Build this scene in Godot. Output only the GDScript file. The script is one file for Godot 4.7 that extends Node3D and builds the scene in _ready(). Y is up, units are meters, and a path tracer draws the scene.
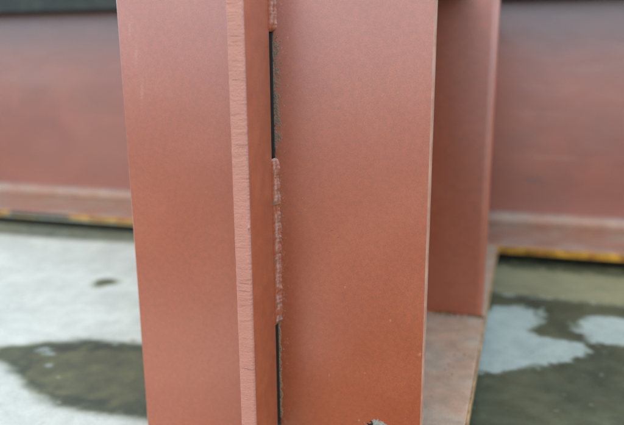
extends Node3D
# Primed steel girder end with a stitch-welded stiffener bar, a second beam behind it, wet concrete below.
# World: y up, ground at 0, depth runs along -z.  Eye height 0.352 m.

const EYE := 0.352
const PLATE_Z := -0.481        # front face of the end plate
const BAR_FRONT := -0.425      # flame-cut edge of the stiffener bar
const BAR_L := -0.187
const BAR_R := -0.1747
const FLANGE_TOP := 0.032      # upper face of the bottom flanges
const FLANGE_BOT := 0.018

var M := {}

# ---------------------------------------------------------------- helpers
func lin(r: float, g: float, b: float) -> Color:
	return Color(r, g, b).linear_to_srgb()

func fnl(s: int, freq: float, octaves := 3) -> FastNoiseLite:
	var n := FastNoiseLite.new()
	n.seed = s
	n.noise_type = FastNoiseLite.TYPE_SIMPLEX_SMOOTH
	n.frequency = freq
	n.fractal_octaves = octaves
	return n

func new_st() -> SurfaceTool:
	var st := SurfaceTool.new()
	st.begin(Mesh.PRIMITIVE_TRIANGLES)
	return st

# uv frame: u runs with x and with depth behind zf, v runs down from y1
var uv_x0 := 0.0
var uv_w := 1.0
var uv_y1 := 1.0
var uv_h := 1.0
var uv_z := 0.0
func uv_frame(x0: float, w: float, y1: float, h: float, z: float) -> void:
	uv_x0 = x0; uv_w = w; uv_y1 = y1; uv_h = h; uv_z = z

func uv_of(p: Vector3) -> Vector2:
	return Vector2((p.x - uv_x0 + uv_z - p.z) / uv_w, (uv_y1 - p.y) / uv_h)

func vert(st: SurfaceTool, p: Vector3, n: Vector3) -> void:
	st.set_normal(n)
	st.set_uv(uv_of(p))
	st.add_vertex(p)

func tri(st: SurfaceTool, a: Vector3, b: Vector3, c: Vector3, out: Vector3) -> void:
	var n := (b - a).cross(c - a)
	if n.length() < 1e-14:
		return
	n = n.normalized()
	if n.dot(out) < 0.0:
		n = -n
		vert(st, a, n); vert(st, b, n); vert(st, c, n)
	else:
		vert(st, a, n); vert(st, c, n); vert(st, b, n)

func quad(st: SurfaceTool, a: Vector3, b: Vector3, c: Vector3, d: Vector3, out: Vector3) -> void:
	tri(st, a, b, c, out)
	tri(st, a, c, d, out)

# box with chamfered edges
func slab(st: SurfaceTool, lo: Vector3, hi: Vector3, c: float, skew := 0.0) -> void:
	var mid := (lo + hi) * 0.5
	var h := (hi - lo) * 0.5
	var pt := func(sx: int, sy: int, sz: int, full: int) -> Vector3:
		var k := Vector3(c, c, c)
		k[full] = 0.0
		var p := mid + Vector3(sx * (h.x - k.x), sy * (h.y - k.y), sz * (h.z - k.z))
		p.x += skew * (hi.z - p.z)
		return p
	for s in [-1, 1]:
		quad(st, pt.call(s, -1, -1, 0), pt.call(s, 1, -1, 0), pt.call(s, 1, 1, 0), pt.call(s, -1, 1, 0), Vector3(s, 0, 0))
		quad(st, pt.call(-1, s, -1, 1), pt.call(1, s, -1, 1), pt.call(1, s, 1, 1), pt.call(-1, s, 1, 1), Vector3(0, s, 0))
		quad(st, pt.call(-1, -1, s, 2), pt.call(1, -1, s, 2), pt.call(1, 1, s, 2), pt.call(-1, 1, s, 2), Vector3(0, 0, s))
		for t in [-1, 1]:
			quad(st, pt.call(s, t, -1, 0), pt.call(s, t, 1, 0), pt.call(s, t, 1, 1), pt.call(s, t, -1, 1), Vector3(s, t, 0))
			quad(st, pt.call(s, -1, t, 0), pt.call(s, 1, t, 0), pt.call(s, 1, t, 2), pt.call(s, -1, t, 2), Vector3(s, 0, t))
			quad(st, pt.call(-1, s, t, 1), pt.call(1, s, t, 1), pt.call(1, s, t, 2), pt.call(-1, s, t, 2), Vector3(0, s, t))
			for u in [-1, 1]:
				tri(st, pt.call(s, t, u, 0), pt.call(s, t, u, 1), pt.call(s, t, u, 2), Vector3(s, t, u))

func part(called: String, st: SurfaceTool, m: Material, parent: Node) -> MeshInstance3D:
	var o := MeshInstance3D.new()
	o.name = called
	o.mesh = st.commit()
	o.material_override = m
	parent.add_child(o, true)
	return o

func thing(called: String, label: String, category: String) -> Node3D:
	var o := Node3D.new()
	o.name = called
	o.set_meta("label", label)
	o.set_meta("category", category)
	add_child(o)
	return o

# ---------------------------------------------------------------- textures
func noise_bytes(w: int, h: int, s: int, freq: float, octaves := 3) -> PackedByteArray:
	var im := fnl(s, freq, octaves).get_image(w, h, false, false, true)
	im.convert(Image.FORMAT_L8)
	return im.get_data()

# mottled paint: fine speckle, mid patches, coarse drift between two colours (all srgb)
func mottle(w: int, h: int, base: Color, other: Color, s: int, fine: float, mid: float, f_mid: float, f_coarse: float) -> Image:
	var a := noise_bytes(w, h, s, 0.33, 2)
	var b := noise_bytes(w, h, s + 1, f_mid, 4)
	var c := noise_bytes(w, h, s + 2, f_coarse, 3)
	var data := PackedByteArray()
	data.resize(w * h * 3)
	var r0 := base.r * 255.0; var g0 := base.g * 255.0; var b0 := base.b * 255.0
	var dr := other.r * 255.0 - r0; var dg := other.g * 255.0 - g0; var db := other.b * 255.0 - b0
	var j := 0
	for i in w * h:
		var v := 1.0 + fine * (a[i] - 128) / 128.0 + mid * (b[i] - 128) / 128.0
		var t := clampf((c[i] - 90) / 90.0, 0.0, 1.0)
		data[j] = clampi(int((r0 + dr * t) * v), 0, 255)
		data[j + 1] = clampi(int((g0 + dg * t) * v), 0, 255)
		data[j + 2] = clampi(int((b0 + db * t) * v), 0, 255)
		j += 3
	return Image.create_from_data(w, h, false, Image.FORMAT_RGB8, data)

var rag_noise := fnl(77, 0.09, 3)
func stamp(im: Image, cx: float, cy: float, rx: float, ry: float, ang: float, col: Color, strength: float, rag := 0.5, soft := 0.5) -> void:
	var R := maxf(rx, ry) * (1.1 + rag)
	var ca := cos(ang); var sa := sin(ang)
	for y in range(maxi(0, int(cy - R)), mini(im.get_height(), int(cy + R) + 1)):
		for x in range(maxi(0, int(cx - R)), mini(im.get_width(), int(cx + R) + 1)):
			var dx := x - cx; var dy := y - cy
			var u := (dx * ca + dy * sa) / rx
			var v := (-dx * sa + dy * ca) / ry
			if absf(u) > 1.0 + rag or absf(v) > 1.0 + rag:
				continue
			var d := sqrt(u * u + v * v) + rag * rag_noise.get_noise_2d(x * 2.2, y * 2.2)
			if d < 1.0:
				var t := strength * smoothstep(1.0, 1.0 - soft, d)
				im.set_pixel(x, y, im.get_pixel(x, y).lerp(col, t))

func tex(im: Image) -> ImageTexture:
	im.generate_mipmaps()
	return ImageTexture.create_from_image(im)

func height_tex(w: int, h: int, s: int, freq: float) -> ImageTexture:
	var im := fnl(s, freq, 3).get_image(w, h, false, false, true)
	return tex(im)

func mat(called: String, rough: float, spec: float) -> StandardMaterial3D:
	var m := StandardMaterial3D.new()
	m.resource_name = called
	m.roughness = rough
	m.metallic_specular = spec
	m.albedo_color = TONE
	M[called] = m
	if called.ends_with("primer") and not called.begins_with("dusty"):
		m.clearcoat_enabled = true      # semi-gloss binder
		m.clearcoat = 0.8
		m.clearcoat_roughness = 0.34
	return m

func triplanar(m: StandardMaterial3D, metres: float) -> void:
	m.uv1_triplanar = true
	m.uv1_world_triplanar = true
	m.uv1_scale = Vector3.ONE / metres

# ---------------------------------------------------------------- colours of the place (srgb)
const PRIMER := Color8(172, 80, 39)
const PRIMER_B := Color8(176, 86, 47)
const TONE := Color(0.8, 0.8, 0.8)      # weathered outdoor tone common to all the coatings
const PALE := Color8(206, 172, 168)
const GAP_SHADE := Color8(46, 54, 52)  # shade of the joint gap, laid over unsprayed steel

func plate_px(im: Image, x: float, y: float) -> Vector2:   # eye-relative metres to pixels of the end plate's image
	return Vector2((x + 0.307) / 0.254 * im.get_width(), (0.085 - y) / 0.437 * im.get_height())

func make_materials() -> void:
	var rng := RandomNumberGenerator.new()
	rng.seed = 11
	# primer in general
	var p := mat("red_primer", 0.32, 0.7)
	p.albedo_texture = tex(mottle(512, 512, PRIMER, PRIMER_B, 5, 0.14, 0.07, 0.03, 0.006))
	p.heightmap_enabled = true
	p.heightmap_texture = height_tex(512, 512, 9, 0.25)
	p.heightmap_scale = 0.006
	triplanar(p, 0.2)

	# end plate face with its marks
	var im := mottle(726, 1248, PRIMER, PRIMER_B, 21, 0.17, 0.06, 0.06, 0.004)
	var k := im.get_width() / 0.254
	# unsprayed steel behind the bar, with the shade of the gap painted in dark
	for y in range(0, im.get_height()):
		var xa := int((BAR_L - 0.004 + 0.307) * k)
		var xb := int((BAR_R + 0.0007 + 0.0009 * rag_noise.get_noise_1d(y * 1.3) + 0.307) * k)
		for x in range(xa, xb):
			im.set_pixel(x, y, GAP_SHADE)
	# overspray and grime flecks along the joint
	for i in 330:
		var yy := rng.randf_range(-0.33, 0.04)
		var reach := 0.012 if (yy < 0.02 and yy > -0.09) else 0.009
		var q := plate_px(im, BAR_R + 0.001 + reach * pow(rng.randf(), 1.8), yy)
		var c: Color = [PALE, Color8(150, 120, 108), Color8(120, 112, 100), Color8(178, 128, 112)][rng.randi() % 4]
		stamp(im, q.x, q.y, rng.randf_range(1.0, 2.6), rng.randf_range(1.2, 4.0), rng.randf_range(-0.7, 0.7), c, rng.randf_range(0.25, 0.7), 0.8, 0.7)
	# specks read from the photograph: x, y (eye-relative), radius mm, colour
	for s in [[-0.1233, -0.0399, 1.3, Color8(112, 76, 66)], [-0.1173, -0.1815, 1.1, PALE], [-0.0805, -0.2056, 1.3, PALE], [-0.1002, -0.2542, 0.7, Color8(238, 220, 190)],
			[-0.1307, -0.2603, 0.9, PALE], [-0.0565, -0.232, 2.0, Color8(196, 150, 138)], [-0.066, -0.29, 0.8, Color8(190, 140, 120)], [-0.105, -0.298, 1.0, Color8(214, 196, 186)],
			[-0.15, -0.12, 0.8, Color8(196, 148, 134)], [-0.09, -0.03, 0.7, Color8(190, 146, 138)], [-0.27, -0.2, 1.2, Color8(186, 126, 108)], [-0.235, -0.11, 1.0, Color8(184, 124, 110)]]:
		var q := plate_px(im, s[0], s[1])
		stamp(im, q.x, q.y, s[2] * 0.001 * k, s[2] * 0.0012 * k, 0.4, s[3], 0.55, 0.6, 0.8)
	for i in 90:
		var q := Vector2(rng.randf() * im.get_width(), rng.randf() * im.get_height())
		var c: Color = [Color8(184, 130, 116), Color8(138, 78, 60), Color8(194, 150, 138)][rng.randi() % 3]
		stamp(im, q.x, q.y, rng.randf_range(0.8, 2.0), rng.randf_range(0.8, 2.4), rng.randf() * 3.0, c, rng.randf_range(0.2, 0.55), 0.7, 0.8)
	# scuffs on the left part
	for s in [[-0.292, 0.0, 2.4, 11.0], [-0.289, -0.03, 2.0, 13.0], [-0.296, 0.02, 1.6, 7.0]]:
		var q := plate_px(im, s[0], s[1])
		stamp(im, q.x, q.y, s[2] * 0.001 * k, s[3] * 0.001 * k, 0.12, Color8(196, 142, 118), 0.4, 0.9, 0.9)
	for i in 7:
		var q := plate_px(im, rng.randf_range(-0.25, -0.19), rng.randf_range(-0.2, -0.02))
		stamp(im, q.x, q.y, 0.0035 * k, rng.randf_range(0.008, 0.02) * k, rng.randf_range(-0.1, 0.1), Color8(164, 86, 62), 0.3, 0.7, 0.9)
	for i in 16:
		var q := plate_px(im, rng.randf_range(-0.3, -0.06), rng.randf_range(-0.32, 0.06))
		stamp(im, q.x, q.y, rng.randf_range(0.6, 0.9), rng.randf_range(10.0, 46.0), rng.randf_range(-1.4, 1.4), Color8(192, 122, 92), rng.randf_range(0.15, 0.4), 0.4, 0.9)
	for i in 5:
		var q := plate_px(im, rng.randf_range(-0.16, -0.06), rng.randf_range(-0.28, 0.04))
		stamp(im, q.x, q.y, rng.randf_range(10.0, 26.0), rng.randf_range(40.0, 110.0), rng.randf_range(-0.15, 0.15), Color8(184, 96, 60), 0.22, 0.9, 1.0)
	# worn arrises
	for side in 2:
		for y in range(0, im.get_height()):
			var w := 1.6 + 1.6 * rag_noise.get_noise_2d(y * 0.7, 300.0 * side)
			for x in 5:
				if x < w:
					var xx := x if side == 0 else im.get_width() - 1 - x
					im.set_pixel(xx, y, im.get_pixel(xx, y).lerp(Color8(204, 164, 142), 0.55))
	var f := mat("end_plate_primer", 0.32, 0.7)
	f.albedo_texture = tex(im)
	f.texture_repeat = false
	f.heightmap_enabled = true
	f.heightmap_texture = height_tex(726, 1248, 31, 0.4)
	f.heightmap_scale = 0.004
	# thickness of the end plate on its open side: worn to a pale arris
	var ea := mat("worn_arris", 0.5, 0.5)
	ea.albedo_texture = tex(mottle(256, 256, Color8(200, 150, 124), Color8(188, 130, 102), 41, 0.05, 0.06, 0.02, 0.01))
	triplanar(ea, 0.08)

	# stiffener bar sides
	var sb := mottle(160, 1024, Color8(190, 94, 54), Color8(194, 100, 60), 51, 0.13, 0.07, 0.03, 0.008)
	var kb := 160 / 0.0685
	for s in [[0.0187, -0.2, 0.00022, 0.05, 0.0], [0.0187, -0.27, 0.0003, 0.03, 0.0], [0.0195, -0.15, 0.0003, 0.02, 0.0], [0.030, -0.02, 0.0004, 0.009, 0.25], [0.017, 0.01, 0.0006, 0.005, 0.0], [0.034, -0.12, 0.0006, 0.012, 0.05], [0.02, -0.09, 0.0005, 0.010, 0.0]]:
		stamp(sb, (0.0123 + s[0]) * kb, (0.085 - s[1]) / 0.437 * 1024, maxf(0.8, s[2] * kb), s[3] / 0.437 * 1024, s[4], Color8(196, 150, 130), 0.65, 0.5, 0.8)
	for i in 60:
		stamp(sb, rng.randf() * 160, rng.randf() * 1024, rng.randf_range(0.7, 1.6), rng.randf_range(1.0, 7.0), rng.randf_range(-0.2, 0.2), [Color8(184, 126, 108), Color8(136, 74, 54)][rng.randi() % 2], rng.randf_range(0.15, 0.5), 0.6, 0.8)
	var b := mat("bar_primer", 0.34, 0.68)
	b.albedo_texture = tex(sb)
	b.heightmap_enabled = true
	b.heightmap_texture = height_tex(160, 1024, 55, 0.2)
	b.heightmap_scale = 0.008

	# flame-cut edge: thin paint rubbed pale on the drag lines
	var ce := Image.create(64, 1536, false, Image.FORMAT_RGB8)
	var n1 := fnl(61, 0.1, 3); var n2 := fnl(62, 0.02, 3); var n3 := fnl(63, 0.25, 2)
	for y in 1536:
		for x in 64:
			var wob := y + 22.0 * sin(y * 0.017) + 3.0 * sin(y * 0.061) + 0.8 * n2.get_noise_2d(x * 1.5, y * 1.0) + 0.0012 * (x - 20.0) * (x - 20.0)
			var v := 0.5 + 0.6 * n1.get_noise_2d(x * 0.035, wob * 2.6) + 0.25 * n3.get_noise_2d(x, y) + 0.16 * n2.get_noise_2d(x * 0.4 + 90.0, y * 0.5)
			var vv := 1.0 + 0.10 * (clampf(v, 0.0, 1.0) - 0.5)      # one thin coat of primer over mill-pale steel, streaked by the drag lines
			var c := Color(0.765 * vv, 0.505 * vv, 0.425 * vv)
			if n1.get_noise_2d(x * 0.07 + 40.0, wob * 1.1 + 900.0) > 0.42:
				c = c.lerp(Color8(168, 104, 84), 0.5)
			ce.set_pixel(x, y, c)
	for yy in [-0.165, -0.171, -0.062, -0.234, -0.017, 0.012]:
		stamp(ce, 36, 1536 * (0.085 - yy) / 0.437, 34, 1.6, 0.02, Color8(128, 74, 62), 0.75, 0.5, 0.6)
	var c2 := mat("flame_cut_edge", 0.5, 0.6)
	c2.albedo_texture = tex(ce)

	# back beam web
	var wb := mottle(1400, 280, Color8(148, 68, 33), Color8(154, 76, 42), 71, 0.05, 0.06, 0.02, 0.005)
	var kw := 1400 / 3.4     # image spans x -2.0 .. 1.4, y -0.33 .. 0.09
	for s in [[-1.106, -0.095, 0.012, 0.04, 0.1, Color8(170, 78, 58), 0.7], [-0.975, -0.13, 0.02, 0.035, -0.3, Color8(168, 80, 60), 0.6], [-0.93, -0.16, 0.03, 0.04, 0.2, Color8(164, 84, 66), 0.45],
			[-1.03, -0.2, 0.05, 0.05, 0.0, Color8(160, 86, 70), 0.4], [0.085, -0.1915, 0.085, 0.0028, 0.02, Color8(178, 126, 108), 0.7], [0.05, -0.062, 0.06, 0.0026, 0.04, Color8(172, 120, 104), 0.5],
			[0.12, -0.03, 0.09, 0.003, -0.05, Color8(168, 116, 100), 0.45], [0.06, -0.11, 0.07, 0.0025, 0.05, Color8(170, 116, 98), 0.45], [0.0545, -0.235, 0.035, 0.014, 0.1, Color8(112, 66, 54), 0.5],
			[0.16, -0.15, 0.05, 0.05, 0.3, Color8(142, 74, 52), 0.5], [0.1, -0.27, 0.09, 0.02, 0.0, Color8(138, 76, 58), 0.4], [0.03, -0.155, 0.04, 0.03, 0.4, Color8(134, 76, 60), 0.35], [-1.05, -0.05, 0.12, 0.03, 0.0, Color8(164, 112, 100), 0.35]]:
		stamp(wb, (s[0] + 2.0) * kw, (0.09 - s[1]) / 0.42 * 280, s[2] * kw, s[3] / 0.42 * 280, s[4], s[5], s[6], 0.6, 0.8)
	var w := mat("web_primer", 0.32, 0.7)
	w.albedo_texture = tex(wb)
	w.heightmap_enabled = true
	w.heightmap_texture = height_tex(1400, 280, 75, 0.05)
	w.heightmap_scale = 0.02

	# bottom flange tops: dust, plus sky light painted into the pale colour
	var d := mat("dusty_skylit_primer", 0.62, 0.4)
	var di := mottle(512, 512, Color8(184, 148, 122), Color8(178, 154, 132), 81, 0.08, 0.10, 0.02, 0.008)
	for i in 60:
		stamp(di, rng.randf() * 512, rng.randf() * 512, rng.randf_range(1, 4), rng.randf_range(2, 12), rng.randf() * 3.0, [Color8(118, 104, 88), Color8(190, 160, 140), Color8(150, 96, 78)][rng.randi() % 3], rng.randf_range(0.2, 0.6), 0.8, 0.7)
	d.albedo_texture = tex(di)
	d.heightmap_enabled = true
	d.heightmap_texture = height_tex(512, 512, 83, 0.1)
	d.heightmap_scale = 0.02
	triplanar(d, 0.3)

	var gp := mat("grimy_primer", 0.5, 0.5)
	gp.albedo_texture = tex(mottle(512, 512, Color8(156, 106, 82), Color8(158, 128, 110), 85, 0.08, 0.12, 0.02, 0.008))
	triplanar(gp, 0.4)
	# rusty flange edges
	var r := mat("rusty_edge", 0.75, 0.3)
	r.albedo_texture = tex(mottle(256, 256, Color8(196, 146, 54), Color8(158, 106, 48), 91, 0.12, 0.2, 0.03, 0.02))
	triplanar(r, 0.25)
	var r2 := mat("worn_grey_edge", 0.7, 0.4)
	r2.albedo_texture = tex(mottle(256, 256, Color8(166, 172, 158), Color8(186, 164, 120), 95, 0.08, 0.12, 0.03, 0.01))
	triplanar(r2, 0.25)

	# dark mill scale; on the top flange its darkness is painted shade
	var s := mat("scale_and_shade", 0.6, 0.4)
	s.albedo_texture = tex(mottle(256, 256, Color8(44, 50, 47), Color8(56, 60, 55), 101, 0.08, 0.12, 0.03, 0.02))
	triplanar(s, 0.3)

	# weld metal, residue: vertex colours
	var wm := mat("painted_weld", 0.45, 0.6)
	wm.vertex_color_use_as_albedo = true
	var rm := mat("residue_crust", 0.85, 0.3)
	rm.vertex_color_use_as_albedo = true

# ---------------------------------------------------------------- ground
func poly_fill(im: Image, poly: PackedVector2Array, v: float, org: Vector2, k: float) -> void:
	var lo := Vector2(1e9, 1e9); var hi := -lo
	for q in poly:
		lo = lo.min(q); hi = hi.max(q)
	for y in range(maxi(0, int((lo.y - org.y) * k)), mini(im.get_height(), int((hi.y - org.y) * k) + 2)):
		for x in range(maxi(0, int((lo.x - org.x) * k)), mini(im.get_width(), int((hi.x - org.x) * k) + 2)):
			if Geometry2D.is_point_in_polygon(org + Vector2(x + 0.5, y + 0.5) / k, poly):
				im.set_pixel(x, y, Color(v, v, v))

func make_ground() -> void:
	var org := Vector2(-1.5, 0.1)       # x, depth of the image's first pixel
	var size := Vector2(2.2, 1.4)
	var W := 1320; var H := 840
	var kl := 400.0                     # mask drawn at 2.5 mm, then softened
	var wet := Image.create(int(size.x * kl), int(size.y * kl), false, Image.FORMAT_L8)
	var core := wet.duplicate() as Image
	var tan_m := wet.duplicate() as Image
	# wet ground on the right of the girder
	poly_fill(wet, PackedVector2Array([Vector2(-0.2, 0.1), Vector2(0.7, 0.1), Vector2(0.7, 1.12), Vector2(-0.2, 1.12)]), 1.0, org, kl)
	poly_fill(wet, PackedVector2Array([Vector2(-0.018, 0.697), Vector2(-0.06, 0.75), Vector2(-0.05, 0.88), Vector2(-0.002, 0.902), Vector2(0.018, 0.923), Vector2(0.049, 0.920), Vector2(0.058, 0.871), Vector2(0.038, 0.829), Vector2(0.064, 0.820), Vector2(0.090, 0.815), Vector2(0.115, 0.810), Vector2(0.105, 0.790), Vector2(0.080, 0.756), Vector2(0.029, 0.723)]), 0.0, org, kl)
	poly_fill(wet, PackedVector2Array([Vector2(0.102, 0.890), Vector2(0.136, 0.914), Vector2(0.210, 0.913), Vector2(0.30, 0.88), Vector2(0.26, 0.82), Vector2(0.191, 0.814), Vector2(0.152, 0.817), Vector2(0.125, 0.822), Vector2(0.102, 0.846)]), 0.0, org, kl)
	poly_fill(wet, PackedVector2Array([Vector2(-0.2, 0.975), Vector2(0.7, 0.945), Vector2(0.7, 1.09), Vector2(-0.2, 1.09)]), 0.0, org, kl)
	poly_fill(tan_m, PackedVector2Array([Vector2(-0.3, 0.975), Vector2(0.7, 0.945), Vector2(0.7, 1.2), Vector2(-0.3, 1.2)]), 1.0, org, kl)
	# puddle stain on the left, dark spot, darker band along and under the beam
	poly_fill(wet, PackedVector2Array([Vector2(-0.608, 0.596), Vector2(-0.586, 0.611), Vector2(-0.551, 0.636), Vector2(-0.502, 0.659), Vector2(-0.421, 0.669), Vector2(-0.316, 0.650), Vector2(-0.262, 0.569), Vector2(-0.290, 0.512), Vector2(-0.333, 0.509), Vector2(-0.375, 0.505), Vector2(-0.423, 0.505), Vector2(-0.472, 0.521), Vector2(-0.523, 0.553)]), 0.85, org, kl)
	poly_fill(core, PackedVector2Array([Vector2(-0.550, 0.607), Vector2(-0.512, 0.623), Vector2(-0.411, 0.651), Vector2(-0.339, 0.630), Vector2(-0.300, 0.576), Vector2(-0.344, 0.540), Vector2(-0.391, 0.528), Vector2(-0.445, 0.535), Vector2(-0.498, 0.552)]), 1.0, org, kl)
	poly_fill(wet, PackedVector2Array([Vector2(-0.625, 0.842), Vector2(-0.616, 0.862), Vector2(-0.585, 0.87), Vector2(-0.580, 0.845), Vector2(-0.601, 0.828)]), 1.0, org, kl)
	poly_fill(wet, PackedVector2Array([Vector2(-1.5, 1.035), Vector2(-0.9, 1.04), Vector2(-0.6, 1.06), Vector2(-0.2, 1.085), Vector2(0.7, 1.085), Vector2(0.7, 1.5), Vector2(-1.5, 1.5)]), 0.62, org, kl)
	for m in [wet, core, tan_m]:
		m.resize(m.get_width() / (4 if m == tan_m else 9), m.get_height() / (4 if m == tan_m else 9), Image.INTERPOLATE_LANCZOS)
		m.resize(W, H, Image.INTERPOLATE_CUBIC)
	var wd := wet.get_data(); var cd := core.get_data(); var td := tan_m.get_data()
	var a := noise_bytes(W, H, 111, 0.35, 2)
	var b := noise_bytes(W, H, 112, 0.045, 4)
	var c := noise_bytes(W, H, 113, 0.012, 4)
	var e := noise_bytes(W, H, 114, 0.10, 3)
	var cols := PackedByteArray(); cols.resize(W * H * 3)
	var rough := PackedByteArray(); rough.resize(W * H)
	var dry := Color8(198, 199, 189)
	var j := 0
	for i in W * H:
		var n := (b[i] - 128) / 128.0
		var nc := (c[i] - 128) / 128.0
		var fine := (a[i] - 128) / 128.0
		var m := wd[i] / 255.0
		var dr := clampf((float(i % W) / W - 0.60) / 0.04, 0.0, 1.0)   # dimmer light right of the girder, put into the concrete colour
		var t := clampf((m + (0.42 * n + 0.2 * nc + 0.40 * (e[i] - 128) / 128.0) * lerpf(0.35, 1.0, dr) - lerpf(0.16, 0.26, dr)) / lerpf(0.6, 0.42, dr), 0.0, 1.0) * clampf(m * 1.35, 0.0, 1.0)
		var k := clampf((cd[i] / 255.0 + 0.5 * n - 0.3) / 0.4, 0.0, 1.0)
		var tn := clampf((td[i] / 255.0 + 0.1 * n - 0.4) / 0.2, 0.0, 1.0)
		var v := 1.0 + 0.05 * fine + 0.06 * n + 0.06 * nc
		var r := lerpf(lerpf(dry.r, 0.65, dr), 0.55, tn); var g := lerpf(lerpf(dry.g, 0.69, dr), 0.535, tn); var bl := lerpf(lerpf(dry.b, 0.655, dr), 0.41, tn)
		# damp concrete is darker, silt in the middle browner
		r = lerpf(r, 0.28 + 0.07 * nc + 0.03 * n, t); g = lerpf(g, 0.29 + 0.06 * nc + 0.03 * n, t); bl = lerpf(bl, 0.20 + 0.04 * nc + 0.04 * n, t)
		r = lerpf(r, 0.36 + 0.05 * n, 0.9 * k); g = lerpf(g, 0.35 + 0.05 * n, 0.9 * k); bl = lerpf(bl, 0.24 + 0.03 * n, 0.9 * k)
		cols[j] = clampi(int(r * v * 255.0), 0, 255)
		cols[j + 1] = clampi(int(g * v * 255.0), 0, 255)
		cols[j + 2] = clampi(int(bl * v * 255.0), 0, 255)
		rough[i] = int(255.0 * clampf(0.85 - 0.28 * maxf(t, k) + 0.1 * n, 0.2, 1.0))
		j += 3
	var ci := Image.create_from_data(W, H, false, Image.FORMAT_RGB8, cols)
	# pale bluish spots in the puddle, grit
	var rng := RandomNumberGenerator.new(); rng.seed = 5
	for s in [[-0.533, 0.618, 9.0, 4.0, 0.5], [-0.52, 0.610, 7.0, 3.0, 0.2], [-0.50, 0.583, 4.0, 3.0, 0.0], [-0.455, 0.655, 3.0, 2.0, 0.0]]:
		stamp(ci, (s[0] - org.x) / size.x * W, (s[1] - org.y) / size.y * H, s[2], s[3], s[4], Color8(158, 170, 174), 0.75, 0.8, 0.6)
	for i in 260:
		stamp(ci, rng.randf() * W, rng.randf() * H, rng.randf_range(0.8, 2.2), rng.randf_range(0.8, 2.0), 0.0, [Color8(120, 118, 104), Color8(210, 212, 204), Color8(150, 120, 90)][rng.randi() % 3], 0.6, 0.6, 0.6)
	var ri := Image.create_from_data(W, H, false, Image.FORMAT_L8, rough)
	var near := mat("concrete_stained", 1.0, 0.36)
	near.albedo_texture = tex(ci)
	near.roughness_texture = tex(ri)
	near.heightmap_enabled = true
	near.heightmap_texture = height_tex(W, H, 119, 0.12)
	near.heightmap_scale = 0.04
	var far := mat("concrete_darkened", 0.9, 0.4)  # unseen ground all round, darkened so the plates mirror less light
	far.albedo_texture = tex(mottle(512, 512, Color8(118, 124, 110), Color8(96, 102, 90), 121, 0.06, 0.10, 0.03, 0.01))
	triplanar(far, 1.1)

	var x0 := org.x; var x1 := org.x + size.x
	var z0 := -org.y; var z1 := -org.y - size.y
	var st := new_st()
	st.set_normal(Vector3.UP)
	for q in [[x0, z0, 0, 0], [x0, z1, 0, 1], [x1, z1, 1, 1], [x0, z0, 0, 0], [x1, z1, 1, 1], [x1, z0, 1, 0]]:
		st.set_normal(Vector3.UP); st.set_uv(Vector2(q[2], q[3])); st.add_vertex(Vector3(q[0], 0, q[1]))
	var mesh := st.commit()
	st = new_st()
	var B := 60.0
	uv_frame(0, 1, 0, 1, 0)
	for q in [[-B, B, x0, -B], [x1, B, B, -B], [x0, B, x1, z0], [x0, z1, x1, -B]]:
		quad(st, Vector3(q[0], 0, q[1]), Vector3(q[2], 0, q[1]), Vector3(q[2], 0, q[3]), Vector3(q[0], 0, q[3]), Vector3.UP)
	st.commit(mesh)
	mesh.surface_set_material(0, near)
	mesh.surface_set_material(1, far)
	var o := MeshInstance3D.new()
	o.name = "ground"
	o.mesh = mesh
	o.set_meta("kind", "structure")
	o.set_meta("label", "pale concrete slab with wet stains under the beams")
	o.set_meta("category", "ground")
	add_child(o)

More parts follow.
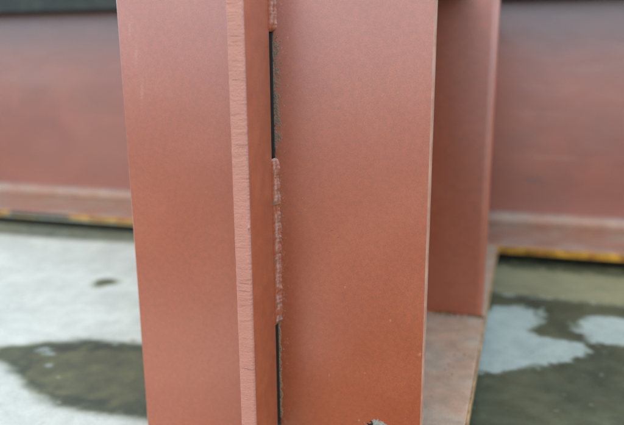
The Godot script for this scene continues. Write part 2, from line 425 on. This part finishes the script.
# ---------------------------------------------------------------- back beam
func make_back_beam() -> void:
	var t := thing("steel_joist", "long red-primed I-section joist lying behind the stiffened plate", "steel joist")
	var zw := -1.285; var zf := -1.116; var zb := -1.46
	var x0 := -2.0; var x1 := 1.4
	var top := EYE + 0.089
	uv_frame(x0, x1 - x0, EYE + 0.09, 0.42, zw)
	var st := new_st()
	slab(st, Vector3(x0, FLANGE_TOP - 0.002, zw - 0.012), Vector3(x1, top + 0.002, zw), 0.0005)
	part("web", st, M.web_primer, t)
	st = new_st()
	slab(st, Vector3(x0, FLANGE_BOT, zb), Vector3(x1, FLANGE_TOP, zf - 0.002), 0.0012)
	var bf := part("bottom_flange", st, M.grimy_primer, t)
	# the flange's rolled edge: rusty strip, its lower lip worn grey on the left
	st = new_st()
	slab(st, Vector3(-0.86, FLANGE_BOT + 0.0045, zf - 0.0021), Vector3(-0.25, FLANGE_TOP - 0.0006, zf), 0.0009)
	slab(st, Vector3(-0.25, FLANGE_BOT + 0.0006, zf - 0.0021), Vector3(x1, FLANGE_TOP - 0.0006, zf), 0.0009)
	slab(st, Vector3(x0, FLANGE_BOT + 0.0045, zf - 0.0021), Vector3(-1.01, FLANGE_TOP - 0.0006, zf - 0.0002), 0.0009)
	part("rusted_edge", st, M.rusty_edge, bf)
	st = new_st()
	slab(st, Vector3(x0, FLANGE_BOT + 0.0004, zf - 0.0021), Vector3(-0.25, FLANGE_BOT + 0.0045, zf - 0.0001), 0.0009)
	part("worn_edge", st, M.worn_grey_edge, bf)
	st = new_st()
	slab(st, Vector3(-1.01, FLANGE_BOT + 0.0045, zf - 0.0021), Vector3(-0.86, FLANGE_TOP - 0.0008, zf - 0.0002), 0.0009)
	part("bare_edge", st, M.scale_and_shade, bf)
	st = new_st()
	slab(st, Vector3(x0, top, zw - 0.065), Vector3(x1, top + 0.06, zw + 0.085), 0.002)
	part("top_flange", st, M.scale_and_shade, t)  # shade under the flange is put into this dark colour
	# rolled fillet between web and bottom flange
	st = new_st()
	var R := 0.02
	for i in 6:
		var p0 := PI / 2 * i / 6.0; var p1 := PI / 2 * (i + 1) / 6.0
		var q0 := Vector2(R - R * sin(p0), R - R * cos(p0)); var q1 := Vector2(R - R * sin(p1), R - R * cos(p1))
		quad(st, Vector3(x0, FLANGE_TOP + 0.0003 + q0.y, zw + 0.0003 + q0.x), Vector3(x1, FLANGE_TOP + 0.0003 + q0.y, zw + 0.0003 + q0.x), Vector3(x1, FLANGE_TOP + 0.0003 + q1.y, zw + 0.0003 + q1.x), Vector3(x0, FLANGE_TOP + 0.0003 + q1.y, zw + 0.0003 + q1.x), Vector3(0, 1, 1))
	part("root_fillet", st, M.grimy_primer, t)
	st = new_st()
	slab(st, Vector3(-0.62, 0.0, zb + 0.03), Vector3(-0.42, FLANGE_BOT, zf - 0.05), 0.001)
	part("packing_plate", st, M.scale_and_shade, t)

# ---------------------------------------------------------------- girder with end plate and stiffener bar
func make_end_plate(t: Node3D) -> void:
	var L := -0.307; var R := -0.053; var T := EYE + 0.083; var B := 0.0
	var zf := PLATE_Z; var zb := PLATE_Z - 0.011; var c := 0.0012
	uv_frame(L, R - L, EYE + 0.085, 0.437, zf)
	var st := new_st()
	quad(st, Vector3(L + c, B + c, zf), Vector3(R - c, B + c, zf), Vector3(R - c, T - c, zf), Vector3(L + c, T - c, zf), Vector3(0, 0, 1))
	quad(st, Vector3(L + c, B + c, zb), Vector3(R - c, B + c, zb), Vector3(R - c, T - c, zb), Vector3(L + c, T - c, zb), Vector3(0, 0, -1))
	# chamfers round the outline, top and bottom, left side
	for k in [[zf, 1.0], [zb, -1.0]]:
		var z: float = k[0]; var d: float = k[1] * c
		quad(st, Vector3(L + c, B + c, z), Vector3(L + c, T - c, z), Vector3(L, T, z - d), Vector3(L, B, z - d), Vector3(-1, 0, k[1]))
		quad(st, Vector3(L + c, T - c, z), Vector3(R - c, T - c, z), Vector3(R, T, z - d), Vector3(L, T, z - d), Vector3(0, 1, k[1]))
		quad(st, Vector3(L + c, B + c, z), Vector3(R - c, B + c, z), Vector3(R, B, z - d), Vector3(L, B, z - d), Vector3(0, -1, k[1]))
	quad(st, Vector3(L, B, zf - c), Vector3(L, T, zf - c), Vector3(L, T, zb + c), Vector3(L, B, zb + c), Vector3.LEFT)
	quad(st, Vector3(L, T, zf - c), Vector3(R, T, zf - c), Vector3(R, T, zb + c), Vector3(L, T, zb + c), Vector3.UP)
	quad(st, Vector3(L, B, zf - c), Vector3(R, B, zf - c), Vector3(R, B, zb + c), Vector3(L, B, zb + c), Vector3.DOWN)
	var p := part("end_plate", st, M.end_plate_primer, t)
	st = new_st()
	# right thickness with a slightly uneven arris
	var rows := 160
	var en := fnl(137, 0.35, 3)
	for i in rows:
		var y0 := lerpf(B, T, float(i) / rows); var y1 := lerpf(B, T, float(i + 1) / rows)
		var w0 := 0.00025 * en.get_noise_1d(i * 1.7); var w1 := 0.00025 * en.get_noise_1d((i + 1) * 1.7)
		quad(st, Vector3(R - c, clampf(y0, B + c, T - c), zf), Vector3(R - c, clampf(y1, B + c, T - c), zf), Vector3(R + w1, y1, zf - c), Vector3(R + w0, y0, zf - c), Vector3(1, 0, 1))
		quad(st, Vector3(R + w0, y0, zf - c), Vector3(R + w1, y1, zf - c), Vector3(R, y1, zb + c), Vector3(R, y0, zb + c), Vector3.RIGHT)
	quad(st, Vector3(R - c, B + c, zb), Vector3(R - c, T - c, zb), Vector3(R, T, zb + c), Vector3(R, B, zb + c), Vector3(1, 0, -1))
	part("worn_edge", st, M.worn_arris, p)
	# splash of cement stuck to the plate near its foot
	st = new_st()
	var hc := Vector2(-0.0893, EYE - 0.3075)
	var sn := fnl(131, 0.35, 3)
	var q := 48; var d := 0.034 / q
	var hs := []
	for i in q + 1:
		var row := []
		for j in q + 1:
			var v := Vector2(j - q / 2.0, i - q / 2.0) * d
			var mm := v * 1000.0
			var r := v.length() / 0.0118 + 0.22 * sn.get_noise_2d(mm.x, mm.y)
			var h := (1.0 - r) * 1.6 + 0.35 * sn.get_noise_2d(mm.x * 1.7 + 60.0, mm.y * 1.7)
			h -= 0.5 * clampf(1.0 - (v - Vector2(-0.0066, 0.0086)).length() / 0.0024, 0.0, 1.0)
			row.append(h)
		hs.append(row)
	for i in q:
		for j in q:
			if maxf(maxf(hs[i][j], hs[i + 1][j]), maxf(hs[i][j + 1], hs[i + 1][j + 1])) <= 0.0:
				continue
			for k in [[0, 0], [1, 0], [1, 1], [0, 0], [1, 1], [0, 1]]:
				var a := i + int(k[0]); var b := j + int(k[1])
				var gx: float = hs[a][mini(b + 1, q)] - hs[a][maxi(b - 1, 0)]
				var gy: float = hs[mini(a + 1, q)][b] - hs[maxi(a - 1, 0)][b]
				st.set_normal(Vector3(-gx * 0.8, -gy * 0.8, 1).normalized())
				var pit := (Vector2(b - q / 2.0, a - q / 2.0) * d - Vector2(-0.0062, 0.0082)).length()
				st.set_color(Color8(34, 32, 30).srgb_to_linear() if pit < 0.0028 else Color8(172, 166, 158).lerp(Color8(140, 134, 124), clampf(0.5 + sn.get_noise_2d(a * 1.3, b * 1.3 + 40.0), 0.0, 1.0)).srgb_to_linear())
				st.add_vertex(Vector3(hc.x + (b - q / 2.0) * d, hc.y + (a - q / 2.0) * d, zf + clampf(hs[a][b] * 0.0010, -0.0001, 0.0009)))
	part("cement_splash", st, M.residue_crust, p)

func make_bar(t: Node3D) -> void:
	var T := EYE + 0.075; var B := 0.035
	uv_frame(BAR_L, 0.0685, EYE + 0.085, 0.437, BAR_FRONT)
	var st := new_st()
	# section: bevelled back edge touches the plate on the far side, stands open on the near side
	var sec := [Vector2(BAR_L, BAR_FRONT - 0.0012), Vector2(BAR_R, BAR_FRONT - 0.0012), Vector2(BAR_R, PLATE_Z + 0.0066), Vector2(BAR_L, PLATE_Z + 0.0002)]
	var outs := [Vector3(0, 0, 1), Vector3.RIGHT, Vector3(0.4, 0, -1), Vector3.LEFT]
	for i in 4:
		var a: Vector2 = sec[i]; var b: Vector2 = sec[(i + 1) % 4]
		quad(st, Vector3(a.x, B, a.y), Vector3(a.x, T, a.y), Vector3(b.x, T, b.y), Vector3(b.x, B, b.y), outs[i])
	for k in [[T, 1.0], [B, -1.0]]:
		quad(st, Vector3(sec[0].x, k[0], sec[0].y), Vector3(sec[1].x, k[0], sec[1].y), Vector3(sec[2].x, k[0], sec[2].y), Vector3(sec[3].x, k[0], sec[3].y), Vector3(0, k[1], 0))
	var bar := part("stiffener_bar", st, M.bar_primer, t)
	# flame-cut edge with drag lines as relief
	st = new_st()
	var n1 := fnl(141, 0.5, 3); var n2 := fnl(142, 0.06, 3); var n3 := fnl(143, 0.9, 2)
	var rows := 720; var cols := 14
	var grid := []
	for i in rows + 1:
		var y := lerpf(B, T, float(i) / rows)
		var mm := y * 1000.0
		var line := []
		var wl := 0.00035 * n2.get_noise_1d(mm * 1.6) + 0.00022 * n1.get_noise_1d(mm * 2.2)
		var wr := 0.00025 * n2.get_noise_1d(mm * 1.4 + 400.0) + 0.00018 * n1.get_noise_1d(mm * 2.0 + 90.0)
		for j in cols + 1:
			var u := float(j) / cols
			var w := mm + 0.35 * n2.get_noise_2d(u * 5.0, mm) + 1.5 * (u - 0.35) * (u - 0.35)
			var h := 0.00011 * n1.get_noise_2d(u * 1.2, w * 2.4) + 0.00016 * n3.get_noise_2d(u * 10.0, mm * 1.2) + 0.00014 * n2.get_noise_2d(u * 12.0, mm * 0.8)
			h += 0.0009 * exp(-(pow((u - 0.93) / 0.05, 2.0) + pow((y - EYE + 0.1222) / 0.0016, 2.0)))   # burr
			var e := minf(u, 1.0 - u)
			h -= 0.0010 * pow(clampf(1.0 - e / 0.07, 0.0, 1.0), 2.0)
			line.append(Vector3(lerpf(BAR_L + 0.0001 + wl * 0.8, BAR_R + 0.0002 + wr, u), y, BAR_FRONT + h))
		line.push_front(Vector3(BAR_L + 0.00005, y, BAR_FRONT - 0.0022))
		line.append(Vector3(BAR_R + 0.00005, y, BAR_FRONT - 0.0022))
		grid.append(line)
	uv_frame(BAR_L, BAR_R - BAR_L, EYE + 0.085, 0.437, BAR_FRONT)
	var nc: int = grid[0].size()
	var norm := func(i: int, j: int) -> Vector3:
		var a: Vector3 = grid[mini(i + 1, rows)][j] - grid[maxi(i - 1, 0)][j]
		var b: Vector3 = grid[i][mini(j + 1, nc - 1)] - grid[i][maxi(j - 1, 0)]
		return b.cross(a).normalized()
	for i in rows:
		for j in nc - 1:
			for q in [[0, 0], [1, 0], [1, 1], [0, 0], [1, 1], [0, 1]]:
				var p: Vector3 = grid[i + q[0]][j + q[1]]
				st.set_normal(norm.call(i + q[0], j + q[1]))
				st.set_uv(Vector2(clampf((p.x - BAR_L) / 0.0124, 0.01, 0.99), (uv_y1 - p.y) / uv_h))
				st.add_vertex(p)
	part("flame_cut_edge", st, M.flame_cut_edge, bar)

# one run of fillet weld between the bar and the plate, from y0 down to y1 (eye-relative)
func make_weld(t: Node3D, y_top: float, y_bot: float, s: int) -> void:
	var st := new_st()
	var n1 := fnl(s, 0.35, 3); var n2 := fnl(s + 1, 0.12, 2); var n3 := fnl(s + 2, 0.6, 3)
	var rows := int((y_top - y_bot) / 0.0006)
	var secs := 14
	var grid := []; var cols := []
	for i in rows + 1:
		var y := lerpf(EYE + y_bot, EYE + y_top, float(i) / rows)
		var mm := y * 1000.0
		var e := minf(i, rows - i) * 0.6        # mm from the nearer end
		var swell := sqrt(clampf(e / 3.5, 0.0, 1.0)) if e < 3.5 else 1.0
		swell *= 1.0 - 0.25 * clampf(n2.get_noise_1d(mm * 0.5 + 900.0), 0.0, 1.0)
		var lb := 0.0092 + 0.0006 * n2.get_noise_1d(mm)
		var lp := 0.0043 + 0.0010 * n2.get_noise_1d(mm + 300.0) + 0.0005 * n1.get_noise_1d(mm * 1.4)
		lb = lerpf(0.0070, lb, swell); lp = lerpf(0.0004, lp, swell)
		var line := []; var cl := []
		for j in secs + 1:
			var a := float(j) / secs
			# from the bar's face to the plate's face along a slightly hollow curve
			var p := Vector2(lp * pow(a, 1.35), lb * pow(1.0 - a, 1.35))
			var bump := sin(PI * a)
			var chev := mm + 2.4 * (a - 0.5) * (a - 0.5)
			var h := bump * (0.0001 * swell + 0.00007 * sin(chev * 1.9 + 3.0 * n2.get_noise_1d(mm)) + 0.00028 * n1.get_noise_2d(a * 6.0, mm * 0.30) + 0.00018 * n3.get_noise_2d(a * 8.0, mm * 0.6))
			p += Vector2(0.80, 0.60) * h
			line.append(Vector3(BAR_R - 0.0001 + p.x, y, PLATE_Z + p.y - 0.00005))
			var f := 0.5 + 0.8 * n1.get_noise_2d(a * 9.0 + 50.0, mm * 0.35) + 0.5 * n3.get_noise_2d(a * 14.0 + 9.0, mm * 0.5)
			var col := Color8(176, 84, 46)
			# overspray and dust caught on the bead, in streaks along it
			if a > 0.25 and a < 0.97:
				col = col.lerp(Color8(194, 128, 106), clampf(f * 0.9 - 0.1, 0.0, 0.8))
			if absf(a - 0.50 - 0.10 * n2.get_noise_1d(mm * 0.7)) < 0.11 and n1.get_noise_1d(mm * 0.16 + 77.0) > -0.25:
				col = col.lerp(Color8(204, 168, 158), 0.55)
			if n2.get_noise_2d(a * 6.0 + 70.0, mm * 0.7) > 0.40:
				col = col.lerp(Color8(118, 104, 84), 0.55)
			if e < 1.4 and i > rows / 2:
				col = col.lerp(Color8(214, 196, 190), 0.5)
			if e < 1.4 and i < rows / 2:
				col = col.lerp(Color8(168, 92, 48), 0.7)
			cl.append(col.srgb_to_linear())
		grid.append(line); cols.append(cl)
	var norm := func(i: int, j: int) -> Vector3:
		var a: Vector3 = grid[mini(i + 1, rows)][j] - grid[maxi(i - 1, 0)][j]
		var b: Vector3 = grid[i][mini(j + 1, secs)] - grid[i][maxi(j - 1, 0)]
		return b.cross(a).normalized()
	for i in rows:
		for j in secs:
			for q in [[0, 0], [1, 0], [1, 1], [0, 0], [1, 1], [0, 1]]:
				st.set_normal(norm.call(i + q[0], j + q[1]))
				st.set_color(cols[i + q[0]][j + q[1]])
				st.add_vertex(grid[i + q[0]][j + q[1]])
	# end caps
	for k in [[0, -1.0], [rows, 1.0]]:
		var g: Array = grid[k[0]]
		var root := Vector3(BAR_R - 0.004, g[0].y, PLATE_Z + 0.0005)
		for j in secs:
			st.set_normal(Vector3(0, k[1], 0))
			var tri3 := [root, g[j], g[j + 1]] if k[1] > 0.0 else [root, g[j + 1], g[j]]
			for v in tri3:
				st.set_normal(Vector3(0, k[1], 0))
				st.set_color(Color8(120, 84, 70).srgb_to_linear())
				st.add_vertex(v)
	part("weld_bead", st, M.painted_weld, t)

# crusty slag and grime beside the joint: a low relief that breaks through the paint
func make_crust(t: Node3D, x1: float, y_top: float, y_bot: float, amount: float, s: int, tone: Color, light: Color) -> void:
	var st := new_st()
	var n1 := fnl(s, 0.22, 3); var n2 := fnl(s + 1, 0.5, 3)
	var x0 := BAR_R + 0.0003
	var d := 0.0004
	var nx := int((x1 - x0) / d); var ny := int((y_top - y_bot) / d)
	var hs := []; 
	for i in ny + 1:
		var row := []
		for j in nx + 1:
			var x := j * d * 1000.0; var y := i * d * 1000.0
			var edge := float(j) / nx
			var ends := minf(i, ny - i) * d / 0.006
			var h := 0.5 * n1.get_noise_2d(x * 1.2, y * 0.55) + 0.45 * n2.get_noise_2d(x, y) + amount - 1.05 * edge * edge - 0.6 * clampf(1.0 - ends, 0.0, 1.0)
			row.append(h)
		hs.append(row)
	var p := func(i: int, j: int) -> Vector3:
		return Vector3(x0 + j * d, EYE + y_bot + i * d, PLATE_Z + clampf(hs[i][j] * 0.0008, -0.0001, 0.0005))
	for i in ny:
		for j in nx:
			if maxf(maxf(hs[i][j], hs[i + 1][j]), maxf(hs[i][j + 1], hs[i + 1][j + 1])) <= 0.0:
				continue
			for q in [[0, 0], [1, 0], [1, 1], [0, 0], [1, 1], [0, 1]]:
				var a := i + int(q[0]); var b := j + int(q[1])
				var gx: float = hs[a][mini(b + 1, nx)] - hs[a][maxi(b - 1, 0)]
				var gy: float = hs[mini(a + 1, ny)][b] - hs[maxi(a - 1, 0)][b]
				st.set_normal(Vector3(-gx * 0.7, -gy * 0.7, 1).normalized())
				var h: float = hs[a][b]
				var rimmed := 1.0 - smoothstep(0.03, 0.22, h)
				var c := tone.lerp(light, clampf(rimmed * 0.8 + 0.7 * n2.get_noise_2d(b * 0.9, a * 0.9 + 500.0), 0.0, 1.0))
				st.set_color(c.srgb_to_linear())
				st.add_vertex(p.call(a, b))
	var o := part("slag_residue", st, M.residue_crust, t)
	o.set_meta("kind", "stuff")

func make_girder() -> void:
	var t := thing("girder_end", "upright red-primed end plate with a stitch-welded stiffener bar and dusty flange", "steel girder")
	make_end_plate(t)
	make_bar(t)
	make_weld(t, 0.07, 0.0161, 201)
	make_weld(t, -0.0795, -0.2187, 211)
	make_crust(t, BAR_R + 0.0105, 0.015, -0.076, 0.20, 221, Color8(132, 116, 96), Color8(192, 132, 108))
	make_crust(t, BAR_R + 0.0042, -0.212, -0.31, 0.30, 231, Color8(150, 116, 84), Color8(196, 160, 130))
	make_crust(t, BAR_R + 0.0125, -0.085, -0.217, 0.06, 241, Color8(158, 104, 80), Color8(192, 126, 100))
	# spatter beads near the weld
	var rng := RandomNumberGenerator.new(); rng.seed = 3
	var st := new_st()
	st.set_color(Color8(176, 120, 102).srgb_to_linear())
	for i in 16:
		var c := Vector3(BAR_R + 0.004 + 0.05 * pow(rng.randf(), 2.2), EYE + rng.randf_range(-0.3, 0.035), PLATE_Z)
		var r := rng.randf_range(0.0003, 0.00075)
		var a := 7
		for k in 3:
			var f0 := PI / 2 * k / 3.0; var f1 := PI / 2 * (k + 1) / 3.0
			for j in a:
				var b0 := TAU * j / a; var b1 := TAU * (j + 1) / a
				var v := []
				for q in [[f0, b0], [f1, b0], [f1, b1], [f0, b0], [f1, b1], [f0, b1]]:
					v.append(Vector3(cos(q[0]) * cos(q[1]), cos(q[0]) * sin(q[1]), sin(q[0])))
				for q in [0, 1, 2, 3, 4, 5]:
					st.set_normal(v[q]); st.set_color(Color8(178, 92, 56).srgb_to_linear()); st.add_vertex(c + v[q] * r)
	var sp := part("weld_spatter", st, M.painted_weld, t)
	sp.set_meta("kind", "stuff")

	# flanges and web behind the end plate; the girder runs a little askew
	var zf := PLATE_Z - 0.0112; var zb := -1.113
	st = new_st()
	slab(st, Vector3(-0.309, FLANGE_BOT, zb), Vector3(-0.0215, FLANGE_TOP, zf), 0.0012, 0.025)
	var bf := part("bottom_flange", st, M.dusty_skylit_primer, t)
	st = new_st()
	slab(st, Vector3(-0.0218, FLANGE_BOT + 0.0008, zb), Vector3(-0.0195, FLANGE_TOP - 0.0004, zf), 0.0006, 0.025)
	part("rusted_edge", st, M.rusty_pale, bf)
	st = new_st()
	slab(st, Vector3(-0.309, EYE + 0.066, zb), Vector3(-0.05, EYE + 0.08, zf), 0.0012, 0.0)
	part("top_flange", st, M.red_primer, t)
	st = new_st()
	slab(st, Vector3(-0.186, FLANGE_TOP, -1.28), Vector3(-0.176, EYE + 0.066, zf), 0.0005, 0.0)
	part("web", st, M.red_primer, t)
	# plate between the flanges with a rounded outer arris
	st = new_st()
	var zg := -0.789; var R := 0.0085; var xr := -0.0165
	var pts := [Vector2(-0.176, zg)]
	for i in 7:
		var a := PI / 2 * i / 6.0
		pts.append(Vector2(xr - R + R * sin(a), zg - R + R * cos(a)))
	pts.append(Vector2(xr, zg - 0.016)); pts.append(Vector2(-0.176, zg - 0.016))
	for i in pts.size():
		var a: Vector2 = pts[i]; var b: Vector2 = pts[(i + 1) % pts.size()]
		var m := (a + b) * 0.5 - Vector2(-0.09, zg - 0.008)
		var dir := Vector3((b - a).y, 0, -(b - a).x)
		if dir.dot(Vector3(m.x, 0, m.y)) < 0.0: dir = -dir
		quad(st, Vector3(a.x, FLANGE_TOP, a.y), Vector3(b.x, FLANGE_TOP, b.y), Vector3(b.x, EYE + 0.066, b.y), Vector3(a.x, EYE + 0.066, a.y), dir)
	part("web_stiffener", st, M.red_primer, t)
	# crumbs of dirt and lichen along the foot of that plate and on the flange
	st = new_st()
	for i in 46:
		var on_foot := i < 26
		var c := Vector3(rng.randf_range(-0.075, -0.014), FLANGE_TOP, zg + rng.randf_range(0.0, 0.007)) if on_foot else Vector3(rng.randf_range(-0.06, -0.025), FLANGE_TOP, rng.randf_range(-0.78, -0.52))
		var r := rng.randf_range(0.0012, 0.0038) if on_foot else rng.randf_range(0.0004, 0.0012)
		var col: Color = [Color8(120, 104, 62), Color8(142, 120, 70), Color8(96, 84, 66)][rng.randi() % 3]
		var top := c + Vector3(rng.randf_range(-0.3, 0.3) * r, r * 0.9, 0)
		for j in 6:
			var b0 := TAU * j / 6; var b1 := TAU * (j + 1) / 6
			var q0 := c + Vector3(cos(b0), 0, sin(b0)) * r * (0.8 + 0.3 * sin(j * 2.3 + i)); var q1 := c + Vector3(cos(b1), 0, sin(b1)) * r * (0.8 + 0.3 * sin(((j + 1) % 6) * 2.3 + i))
			var nn := (q1 - top).cross(q0 - top).normalized()
			if nn.y < 0: nn = -nn
			for v in [top, q0, q1]:
				st.set_normal(nn); st.set_color(col.srgb_to_linear()); st.add_vertex(v)
	var cr := part("dirt_crumbs", st, M.residue_crust, t)
	cr.set_meta("kind", "stuff")

# ----------------------------------------------------------------
func _ready() -> void:
	# camera
	var cam := Camera3D.new()
	cam.name = "camera"
	cam.transform = Transform3D(Basis(Vector3(0.958343, -0.007922, -0.285509), Vector3(-0.059969, 0.971752, -0.228258), Vector3(0.279252, 0.235871, 0.930797)).orthonormalized(), Vector3(0, EYE, 0))
	cam.near = 0.02
	cam.far = 300.0
	var lens := CameraAttributesPhysical.new()
	lens.frustum_focal_length = 37.0
	lens.frustum_focus_distance = 0.5
	lens.exposure_aperture = 3.9
	lens.frustum_near = 0.02
	lens.frustum_far = 300.0
	cam.attributes = lens
	cam.fov = 35.95
	cam.current = true
	add_child(cam)
	# overcast sky
	var sky_m := ProceduralSkyMaterial.new()
	sky_m.sky_top_color = Color(0.83, 0.915, 1.0)
	sky_m.sky_horizon_color = Color(0.85, 0.93, 1.0)
	sky_m.sky_curve = 0.2
	sky_m.ground_horizon_color = Color(0.6, 0.62, 0.6)
	sky_m.ground_bottom_color = Color(0.5, 0.52, 0.5)
	sky_m.sun_angle_max = 0.0
	var sky := Sky.new()
	sky.sky_material = sky_m
	var env := Environment.new()
	env.background_mode = Environment.BG_SKY
	env.sky = sky
	env.tonemap_mode = Environment.TONE_MAPPER_LINEAR
	env.tonemap_exposure = 3.5
	env.sdfgi_enabled = true
	env.ssao_enabled = true
	env.ssil_enabled = true
	var we := WorldEnvironment.new()
	we.name = "world_environment"
	we.environment = env
	add_child(we)
	# weak veiled sun, behind the photographer's left shoulder
	var sun := DirectionalLight3D.new()
	sun.name = "sun"
	sun.light_energy = 0.22
	sun.light_angular_distance = 30.0
	sun.light_color = Color(1.0, 0.95, 0.88)
	sun.shadow_enabled = true
	sun.basis = Basis.looking_at(Vector3(0.28, -0.85, -0.75).normalized())
	add_child(sun)

	make_materials()
	var rp := mat("rusty_pale", 0.7, 0.3)
	rp.albedo_texture = tex(mottle(256, 256, Color8(186, 150, 106), Color8(150, 112, 76), 151, 0.1, 0.16, 0.04, 0.03))
	triplanar(rp, 0.2)
	make_ground()
	make_back_beam()
	make_girder()
